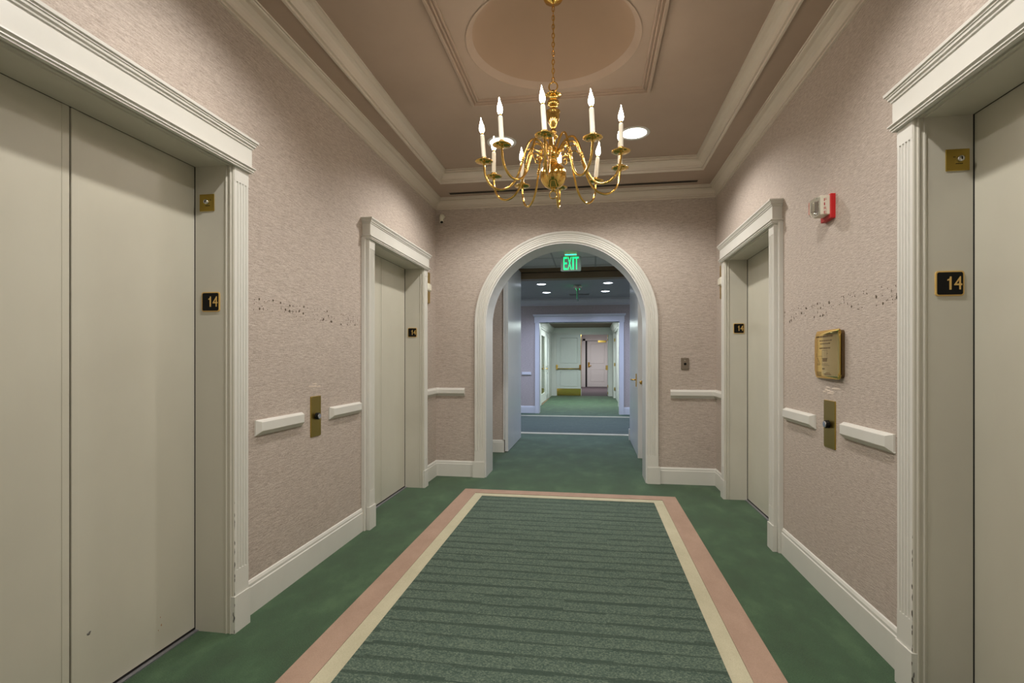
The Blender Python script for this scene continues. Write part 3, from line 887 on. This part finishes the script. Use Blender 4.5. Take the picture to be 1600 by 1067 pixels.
TILT = [(-4.5, 0), (-3.5, 0), (-4, 0), (-2.5, 0), (0, 0), (0, 0), (5, 0), (0, 0), (-1.5, 0), (0.5, 0)]   # lean of each candle along x, degrees
for i in range(10):
    A = PH0 + i * 2 * PI / 10; ca, sa = math.cos(A), math.sin(A)
    to3 = lambda r, z: (HX + r * ca, HY + r * sa, z)
    sp_ = smooth_path(ARM)
    b = MB(); b.tube([to3(r, z) for r, z in sp_], .0066, 8)
    # small volute that curls back under the loop
    vol = [to3(.100 + .030 * (1 - k / 26) * math.cos(PI * .55 + k * .42), 2.440 + .030 * (1 - k / 26) * math.sin(PI * .55 + k * .42)) for k in range(22)]
    b.tube([to3(.158, 2.462), to3(.140, 2.478), to3(.118, 2.480)] + vol, .0035, 6)
    for rr, zz in ((.176, 2.424), (.180, 2.412), (.184, 2.400)):
        dirv = Vector(to3(.196, 2.355)) - Vector(to3(.166, 2.458))
        q = Vector((0, 0, 1)).rotation_difference(dirv.normalized()).to_matrix()
        b.lathe([(.0056, -.005), (.0095, -.003), (.0095, .003), (.0056, .005)], to3(rr, zz), 12, True, q)
    arm = b.build('arm', M['brass'], ch)
    b = MB(); c0 = to3(.404, 0)
    b.lathe([(.007, 2.370), (.010, 2.378), (.016, 2.382), (.030, 2.383), (.046, 2.387), (.052, 2.391), (.050, 2.393), (.036, 2.390), (.020, 2.390), (.016, 2.394), (.0155, 2.402), (.018, 2.406), (.018, 2.412), (.0145, 2.415), (.0140, 2.408), (.0001, 2.406)], c0, 22)
    b.build('drip_pan', M['brass'], arm)
    tl = Matrix.Rotation(math.radians(TILT[i][0]), 3, 'Y')
    base = (c0[0], c0[1], 2.408)
    b = MB(); b.lathe([(.0125, 0), (.0125, .128), (.0110, .134), (.0085, .137), (.0001, .137)], base, 16, True, tl); b.build('candle_sleeve', M['candle'], arm)
    b = MB(); b.lathe([(.0060, .137), (.0075, .142), (.0085, .145), (.0060, .150)], base, 12, True, tl); b.build('bulb_socket', M['satin'], arm)
    b = MB(); b.lathe([(.0070, .148), (.0100, .152), (.0128, .158), (.0146, .166), (.0148, .175), (.0134, .184), (.0110, .194), (.0082, .204), (.0056, .213), (.0034, .222), (.0019, .231), (.0001, .238)], base, 14, True, tl)
    b.build('flame_bulb', M['flame'], arm)


# ------------------------------------------------------------------ vestibule behind the arch
VZ = 2.72
def boxobj(name, mat, *bounds, parent=None, **kw):
    b = MB()
    for q in bounds: b.box(*q)
    return b.build(name, M[mat], parent, **kw)


Y1 = YF + .352
struct(boxobj('wall_vestibule_left', 'wall', (-1.75, -1.60, Y1, 6.85, 0, 2.75), (-4.6, -1.175, 6.85, 8.2, 0, 2.75)), 'narrow strip of grasscloth wall seen inside the arch on the left', 'wall')
struct(boxobj('wall_vestibule_right', 'wall', (.66, .8, Y1, 6.70, 0, 2.75), (.635, 3.8, 6.76, 8.2, 0, 2.75)), 'grasscloth wall hidden behind the open leaf right of the vestibule', 'wall')
baseboard('baseboard_vestibule', [(-1.176, 6.85), (-1.60, 6.85), (-1.60, Y1)], 'cream baseboard on the strip of wall inside the arch')
struct(boxobj('trim_9', 'ctrim', (.580, .66, 6.70, 6.76, 0, 2.66)), 'white door jamb edge right of the vestibule', 'door jamb')
struct(boxobj('trim_10', 'ctrim', (-1.185, -1.168, 6.83, 6.862, .17, 2.66)), 'thin white corner strip left of the vestibule', 'corner trim')
ds = thing('deadbolt', (.622, 6.70, .965), 'small brass thumbturn on the white jamb inside the arch', 'deadbolt')
b = MB(); b.lathe([(.0001, .008), (.020, .008), (.024, 0)], (.622, 6.70, .965), 16, True, R); b.build('rose', M['brass'], ds)
b = MB(); b.box(.614, .630, 6.675, 6.694, .950, .980); b.build('thumbturn', M['brass'], ds)

d5 = thing('door_5', (-1.14, 7.5, 0), 'tall white door leaf folded open against the left of the vestibule', 'door', kind='structure')
boxobj('door_leaf', 'cdoor', (-1.168, -1.125, 6.872, 8.15, .01, 2.655), parent=d5)
boxobj('door_edge_gap', 'dark', (-1.1745, -1.168, 6.864, 8.15, .01, 2.655), parent=d5)
struct(boxobj('trim_11', 'ctrim', (-1.20, -1.148, 8.15, 8.235, 0, .175), (-1.20, -1.160, 8.15, 8.23, .175, 2.56)), 'white corner post where the left leaf meets the cross hall', 'corner trim')
d6 = thing('door_6', (.6, 7.5, 0), 'tall white door leaf with brass lever folded open on the right', 'door', kind='structure')
leaf = boxobj('door_leaf', 'cdoor', (.583, .628, 6.79, 8.17, .01, 2.655), parent=d6)
b = MB(); b.box(.572, .583, 6.93, 7.00, .90, 1.07); b.build('escutcheon', M['brass'], d6)
b = MB(); b.tube([(.583, 6.965, .99), (.535, 6.965, .99), (.524, 6.98, .99), (.520, 7.08, .992)], .011, 10); b.build('lever', M['brass'], d6)
struct(boxobj('trim_12', 'ctrim', (.570, .64, 8.17, 8.23, 0, .175)), 'small white plinth at the far end of the right leaf', 'corner trim')

# suspended tile ceiling
cv = thing('ceiling_vestibule', (-.3, 7, VZ), 'grey suspended tile ceiling seen through the top of the arch', 'ceiling', kind='structure')
boxobj('deck', 'dark', (-1.7, .9, Y1, 8.25, VZ + .03, VZ + .05), parent=cv)
tile0 = None
for i in range(5):
    for j in range(5):
        x0 = -1.775 + i * .61; y0_ = 8.0 - (j + 1) * .61 + (.0)
        if j == 4: continue
        if tile0 is None:
            b = MB(); b.plate(x0 + .012, x0 + .598, y0_ + .012, y0_ + .598, VZ + .016, VZ + .002, XY, .001, .003, 1)
            tile0 = b.build('ceiling_tile', M['tile'], cv); t0 = (x0, y0_)
        else:
            t = tile0.copy(); C.objects.link(t); t.location = (x0 - t0[0], y0_ - t0[1], 0)
b = MB(); b.box(-1.7, .9, 8.012, 8.19, VZ + .003, VZ + .016); b.build('border_tile', M['tile'], cv)
b = MB()
for i in range(6): b.box(-1.775 + i * .61 - .012, -1.775 + i * .61 + .012, Y1, 8.19, VZ - .002, VZ + .004)
for j in range(5): b.box(-1.7, .9, 8.0 - j * .61 - .012, 8.0 - j * .61 + .012, VZ - .003, VZ + .004)
b.build('grid_bars', M['tbar'], cv)
bm_ = thing('trim_13', (-.3, 8.3, 2.6), 'tan head beam coloured dark for shade, between vestibule and cross hall', 'beam', kind='structure')
boxobj('upper_head', 'beam', (-1.70, .9, 8.19, 8.40, 2.665, 2.76), parent=bm_)
boxobj('lower_head', 'beam', (-1.70, .9, 8.22, 8.42, 2.556, 2.655), parent=bm_)
boxobj('shadow_gap', 'black', (-1.70, .9, 8.235, 8.40, 2.650, 2.668), parent=bm_)


def exit_sign(loc, faceout, label, w=.277, hgt=.205, zceil=VZ):
    x, y, zt = loc; r = thing('exit_sign', loc, label, 'exit sign', 'green lit exit signs')
    if faceout == 'y': f = lambda a, c, h: (x + a, y - h, c)
    else: f = lambda a, c, h: (x - h, y - a, c)
    zb_ = zt - hgt
    b = MB(); b.plate(-w / 2, w / 2, zb_, zt, -.012, .012, f, .014, .003, 4); b.build('frosted_panel', M['signpanel'], r)
    b = MB(); b.plate(-.085, .085, zt - .002, zceil - .002, -.035, .035, f, .006, .003, 2); b.build('ceiling_canopy', M['offwhite'], r)
    b = MB(); b.plate(-.075, .075, zt + .012, zt + .018, -.037, .037, f, .002, .0, 1); b.build('lit_slot', M['greenslot'], r)
    for q, (c_, a0, a1) in enumerate((('E', -.098, -.050), ('X', -.044, .012), ('I', .022, .040), ('T', .046, .106))):
        text_part(c_, 'letter', M['green'], r, a0, a1, zb_ + .022, zt - .012, .0115, .0145, f)
    return r, f


exit_sign((-.2825, 7.0, 2.660), 'y', 'green lit EXIT sign hanging at the top of the arch')

# ------------------------------------------------------------------ cross hall
CZ = 2.68
struct(boxobj('ceiling_cross_hall', 'lceil', (-4.6, 3.8, 8.40, 12.2, CZ, CZ + .06)), 'pale cross hall ceiling with four round lights', 'ceiling')
b = MB(); pts = [(-4.6, 0), (-1.222, 0), (-1.222, 2.122), (.622, 2.122), (.622, 0), (3.8, 0), (3.8, 2.75), (-4.6, 2.75)]
b.prism(pts, 12.0, 12.18, lambda a, c, h: (a, h, c)); struct(b.build('wall_cross_hall', M['wall']), 'lavender looking grasscloth wall around the far square opening', 'wall')
struct(boxobj('wall_cross_hall_ends', 'wall', (-4.7, -4.6, 8.2, 12.2, 0, 2.75), (3.8, 3.9, 8.2, 12.2, 0, 2.75)), 'end walls of the cross hall out of sight', 'wall')
ct = thing('trim_14', (-.3, 12, 2.6), 'pale crown moulding across the cross hall wall', 'crown moulding', kind='structure')
b = MB(); b.sweep([(3.79, 12.0), (-4.59, 12.0)], crown_prof(.10, 2.52, CZ), XY); b.build('crown_moulding', M['ctrim'], ct)
for nm, p in (('baseboard_cross_left', [(-1.322, 12.0), (-4.6, 12.0)]), ('baseboard_cross_right', [(3.8, 12.0), (.722, 12.0)])):
    baseboard(nm, p, 'white baseboard of the cross hall, %s of the square opening' % ('left' if 'left' in nm else 'right'), 'ctrim')
cs = thing('trim_15', (-.3, 12, 0), 'white square casing with header around the far opening', 'door casing', kind='structure')
for s, xi, xo in ((-1, -1.217, -1.320), (1, .617, .722)):
    boxobj('side_casing', 'ctrim', (min(xi, xo), max(xi, xo), 11.965, 12.0, 0, 2.118), parent=cs)
    boxobj('jamb', 'ctrim', (min(xi, xi + s * .02), max(xi, xi + s * .02), 11.96, 12.19, 0, 2.118), parent=cs)
boxobj('head_jamb', 'ctrim', (-1.22, .62, 11.96, 12.19, 2.118, 2.13), parent=cs)
boxobj('header_board', 'ctrim', (-1.335, .735, 11.96, 12.0, 2.118, 2.265), parent=cs)
b = MB(); b.sweep([(-1.335, 12.0), (-1.335, 11.96), (.735, 11.96), (.735, 12.0)][::-1], [(0, 2.255), (.02, 2.27), (.03, 2.29), (.035, 2.315), (-.02, 2.315)], XY); b.build('header_cornice', M['ctrim'], cs)

for (x, y), lab in zip(XSPOTS, ('nearer left small ceiling light in the cross hall', 'farther left small ceiling light in the cross hall', 'nearer right small ceiling light in the cross hall', 'farther right small ceiling light in the cross hall')):
    recessed(x, y, CZ, .105, 'coollens', lab, 'cross hall downlights')
exit2, fx = exit_sign((-.270, 9.95, 2.60), 'x', 'exit sign seen edge on with green glow, farther in the cross hall', zceil=CZ)
for s in (-1, 1):
    b = MB(); b.lathe([(.0001, -.03), (.026, -.026), (.032, 0), (.026, .02), (.0001, .03)], (-.270 + s * .052, 9.80, 2.645), 14); b.build('lamp_head', M['offwhite'], exit2)
vt = thing('air_vent', (-.27, 11.3, CZ), 'dark rectangular air vent in the cross hall ceiling', 'air vent')
boxobj('vent_frame', 'tbar', (-.50, -.04, 11.16, 11.40, CZ - .006, CZ), parent=vt)
boxobj('vent_opening', 'dark', (-.48, -.06, 11.18, 11.38, CZ - .008, CZ - .005), parent=vt)
b = MB()
for k in range(5): b.box(-.48, -.06, 11.20 + k * .038, 11.212 + k * .038, CZ - .010, CZ - .007)
b.build('vent_blades', M['tbar'], vt, kind='stuff')
c2 = thing('carpet_runner', (-.3, 10.06, 0), 'teal striped carpet strip with white borders across the cross hall', 'carpet')
boxobj('border_strip', 'cream', (-4.58, 3.78, 8.63, 8.81, .0005, .004), parent=c2)
boxobj('border_strip', 'cream', (-4.58, 3.78, 11.33, 11.50, .0005, .004), parent=c2)
boxobj('striped_field', 'bluefield', (-4.58, 3.78, 8.811, 11.329, .0005, .005), parent=c2)
bp = thing('wall_bumper', (-1.527, 12, .93), 'small pale bumper rail on the lavender cross hall wall', 'wall bumper')
b = MB(); L = lambda i, j, w: [(-1.642 + i, 12.0 - w, .893 + j), (-1.411 - i, 12.0 - w, .893 + j), (-1.411 - i, 12.0 - w, .965 - j), (-1.642 + i, 12.0 - w, .965 - j)]
rg = [L(0, 0, 0), L(0, 0, .01), L(.014, .012, .03)]; b.grid(rg, closed_v=True); b.face(rg[0]); b.face(rg[-1]); b.build('rail_block', M['ctrim'], bp)
boxobj('bottom_lip', 'ctrim', (-1.644, -1.409, 11.992, 12.0, .888, .895), parent=bp)

# ------------------------------------------------------------------ lobby beyond the cross hall
LX0, LX1, LY1, LZ = -1.385, .70, 17.9, 2.36
b = MB(); b.prism([(12.18, 0), (14.2, 0), (14.2, 2.12), (16.75, 2.12), (16.75, 0), (LY1, 0), (LY1, 2.5), (12.18, 2.5)], LX0, LX0 - .12, lambda a, c, h: (h, a, c))
struct(b.build('wall_lobby_left', M['ctrim']), 'left lobby wall with the glazed opening', 'wall')
b = MB(); b.prism([(12.18, 0), (14.2, 0), (14.2, 2.12), (17.1, 2.12), (17.1, 0), (LY1, 0), (LY1, 2.5), (12.18, 2.5)], LX1, LX1 + .12, lambda a, c, h: (h, a, c))
struct(b.build('wall_lobby_right', M['ctrim']), 'right lobby wall with the doorway to a lit room', 'wall')
b = MB(); b.prism([(LX0 - .12, 0), (-1.225, 0), (-1.225, 2.125), (.565, 2.125), (.565, 0), (LX1 + .12, 0), (LX1 + .12, 2.5), (LX0 - .12, 2.5)], LY1, LY1 + .12, lambda a, c, h: (a, h, c))
struct(b.build('wall_lobby_end', M['ctrim']), 'pale lobby end wall holding the double doors', 'wall')
struct(boxobj('ceiling_lobby', 'dceil', (-3.6, 2.6, 12.1, 18.1, LZ, LZ + .06)), 'dark brown lobby ceiling', 'ceiling')
struct(boxobj('wall_side_rooms', 'pinkwall', (-3.6, -3.5, 12.2, 18.0, 0, 2.4), (-3.6, LX0 - .12, 17.2, 17.3, 0, 2.4), (-3.6, LX0 - .12, 13.4, 13.5, 0, 2.4), (2.5, 2.6, 12.2, 18, 0, 2.4), (LX1 + .12, 2.5, 17.2, 17.3, 0, 2.4), (LX1 + .12, 2.5, 13.4, 13.5, 0, 2.4)), 'walls of the rooms off the lobby', 'wall')
ct = thing('trim_16', (-.3, 17, 2.3), 'pale crown moulding around the lobby ceiling', 'crown moulding', kind='structure')
b = MB(); b.sweep([(LX1, 12.2), (LX1, LY1), (LX0, LY1), (LX0, 12.2)], [(0, 2.17), (.015, 2.172), (.02, 2.20), (.03, 2.22), (.075, 2.31), (.085, 2.315), (.09, 2.36)], XY); b.build('crown_moulding', M['ctrim'], ct)
# glazed door on the left
gd = thing('door_7', (LX0, 15.0, 0), 'narrow cream framed glass door on the left of the lobby', 'glass door', kind='structure')
for q in ((-1.445, -1.405, 14.25, 14.36, 0.02, 2.11), (-1.445, -1.405, 15.50, 15.66, .02, 2.11)): boxobj('stile', 'ctrim', q, parent=gd)
for q in ((-1.445, -1.405, 14.36, 15.50, .02, .27), (-1.445, -1.405, 14.36, 15.50, 1.95, 2.11)): boxobj('door_rail', 'ctrim', q, parent=gd)
boxobj('glass_pane', 'glass', (-1.428, -1.420, 14.36, 15.50, .27, 1.95), parent=gd)
sdr = thing('door_8', (LX0, 16.2, 0), 'white panelled leaf standing beside the glass door', 'door', kind='structure')
boxobj('door_leaf', 'cdoor', (-1.440, -1.400, 15.70, 16.73, .01, 2.11), parent=sdr)
b = MB(); b.sweep(rect(15.85, 16.6, 1.05, 1.98), [(0, -1.400), (.01, -1.388), (.03, -1.388), (.04, -1.400)], lambda a, c, h: (h, a, c), closed=True)
b.sweep(rect(15.85, 16.6, .15, .85), [(0, -1.400), (.01, -1.388), (.03, -1.388), (.04, -1.400)], lambda a, c, h: (h, a, c), closed=True); b.build('panel_moulding', M['cdoor'], sdr)
b = MB(); b.lathe([(.0001, .06), (.022, .055), (.028, .04), (.012, .03), (.012, .008), (.028, .006), (.028, 0)], (-1.400, 15.78, .98), 14, True, Matrix.Rotation(PI / 2, 3, 'Y')); b.build('knob', M['brass'], sdr)
th = struct(boxobj('trim_17', 'beam', (-1.42, -1.36, 14.2, 16.7, 0, .008)), 'thin brown threshold strip at the glass door', 'threshold')
# double doors at the end: closed leaf with panic bar, open leaf folded to the right
dd = thing('door_9', (-.80, LY1, 0), 'pale panelled door leaf with brass kick plate and panic bar', 'door', kind='structure')
boxobj('door_leaf', 'cdoor', (-1.220, -.362, LY1 - .005, LY1 + .04, .008, 2.12), parent=dd)


def panel_frame(x0, x1, z0, z1, y, mat, par):
    b = MB(); b.sweep(rect(x0, x1, z0, z1), [(0, 0), (.012, .012), (.03, .014), (.045, -.006), (.06, 0)], lambda a, c, h: (a, y - h, c), closed=True); b.build('panel_moulding', mat, par)


panel_frame(-1.105, -.475, 1.13, 2.03, LY1 - .005, M['cdoor'], dd); panel_frame(-1.105, -.475, .33, .90, LY1 - .005, M['cdoor'], dd)
boxobj('kick_plate', 'brass', (-1.205, -.375, LY1 - .012, LY1 - .005, .012, .255), parent=dd)
b = MB(); b.tube([(-1.19, LY1 - .075, .945), (-.40, LY1 - .075, .945)], .018, 10); b.build('panic_bar', M['satin'], dd)
for x in (-1.20, -.405):
    boxobj('bar_bracket', 'brass', (x - .03, x + .03, LY1 - .085, LY1 - .005, .915, 1.08), parent=dd)
boxobj('meeting_strip', 'brass', (-.378, -.362, LY1 - .014, LY1 - .004, .26, 2.12), parent=dd)
d10 = thing('door_10', (.53, LY1, 0), 'open door leaf seen edge on with brass hardware, right of the far passage', 'door', kind='structure')
boxobj('door_leaf', 'cdoor', (.545, .588, LY1 + .02, LY1 + .88, .008, 2.115), parent=d10)
b = MB(); b.tube([(.485, LY1 + .80, .945), (.485, LY1 + .12, .945)], .016, 10); b.build('panic_bar', M['brass'], d10)
for z0 in (.06, .30, 1.90, 2.02): boxobj('hinge', 'brass', (.528, .547, LY1 - .012, LY1 + .05, z0, z0 + .09), parent=d10)
boxobj('bar_bracket', 'brass', (.470, .548, LY1 + .08, LY1 + .14, .90, 1.06), parent=d10)
dc = thing('trim_18', (-.3, LY1, 0), 'pale casing around the lobby double doors', 'door casing', kind='structure')
boxobj('side_casing', 'ctrim', (-1.33, -1.222, LY1 - .02, LY1, 0, 2.13), (.592, .69, LY1 - .02, LY1, 0, 2.13), parent=dc)
boxobj('head_casing', 'ctrim', (-1.33, .69, LY1 - .02, LY1, 2.122, 2.18), parent=dc)
d11 = thing('door_11', (.80, 16.3, 0), 'bright white leaf inside the right lobby doorway', 'door', kind='structure')
boxobj('door_leaf', 'cdoor', (.755, .795, 15.1, 17.05, .01, 2.11), parent=d11)
boxobj('hinge_edge', 'ctrim', (.70, .755, 17.06, 17.10, 0, 2.12), parent=d11)
for z0 in (.25, 1.05, 1.85): boxobj('hinge', 'satin', (.715, .752, 17.04, 17.062, z0, z0 + .1), parent=d11)

# corridor with the last door
struct(boxobj('wall_corridor', 'pinkwall', (-1.3, -.62, 18.02, 24, 0, 2.5), (1.0, 1.2, 18.02, 24, 0, 2.5), (-.62, -.300, 23.9, 24.1, 0, 2.5), (.74, 1.0, 23.9, 24.1, 0, 2.5), (-.3, .74, 23.9, 24.1, 2.14, 2.5)), 'pinkish white corridor walls behind the double doors', 'wall')
struct(boxobj('ceiling_corridor', 'pinkwall', (-1.3, 1.2, 18.02, 24.1, 2.40, 2.46)), 'corridor ceiling behind the double doors', 'ceiling')
d12 = thing('door_12', (.23, 23.95, 0), 'distant pinkish white panelled door with brass lever and closer', 'door', kind='structure')
boxobj('door_leaf', 'pinkwall', (-.215, .70, 23.93, 23.97, .01, 2.115), parent=d12)
boxobj('frame_gap', 'dark', (-.30, -.245, 23.955, 24.0, 0, 2.14), (-.3, .74, 23.98, 24.02, 0, 2.14), parent=d12)
boxobj('door_frame', 'pinkwall', (-.42, -.30, 23.87, 23.9, 0, 2.22), (.72, .80, 23.87, 23.9, 0, 2.22), (-.42, .80, 23.87, 23.9, 2.13, 2.24), parent=d12)
panel_frame(-.08, .58, 1.08, 2.0, 23.93, M['pinkwall'], d12); panel_frame(-.08, .58, .25, .85, 23.93, M['pinkwall'], d12)
boxobj('closer', 'satin', (.28, .64, 23.85, 23.93, 2.05, 2.14), parent=d12)
boxobj('lock_plate', 'brass', (-.18, -.10, 23.915, 23.93, .90, 1.14), parent=d12)
b = MB(); b.tube([(-.14, 23.93, .98), (-.14, 23.87, .98), (-.02, 23.86, .98)], .016, 8); b.build('lever', M['brass'], d12)

# vestibule behind the viewpoint
struct(boxobj('wall_behind', 'wall', (-1.75, -1.60, -2.5, .2, 0, 2.75), (1.1, 1.25, -2.5, .2, 0, 2.75), (-1.75, 1.25, -2.6, -2.5, 0, 2.75)), 'vestibule walls behind the viewpoint', 'wall')
struct(boxobj('ceiling_behind', 'lceil', (-1.75, 1.25, -2.6, .2, 2.70, 2.76)), 'vestibule ceiling behind the viewpoint', 'ceiling')
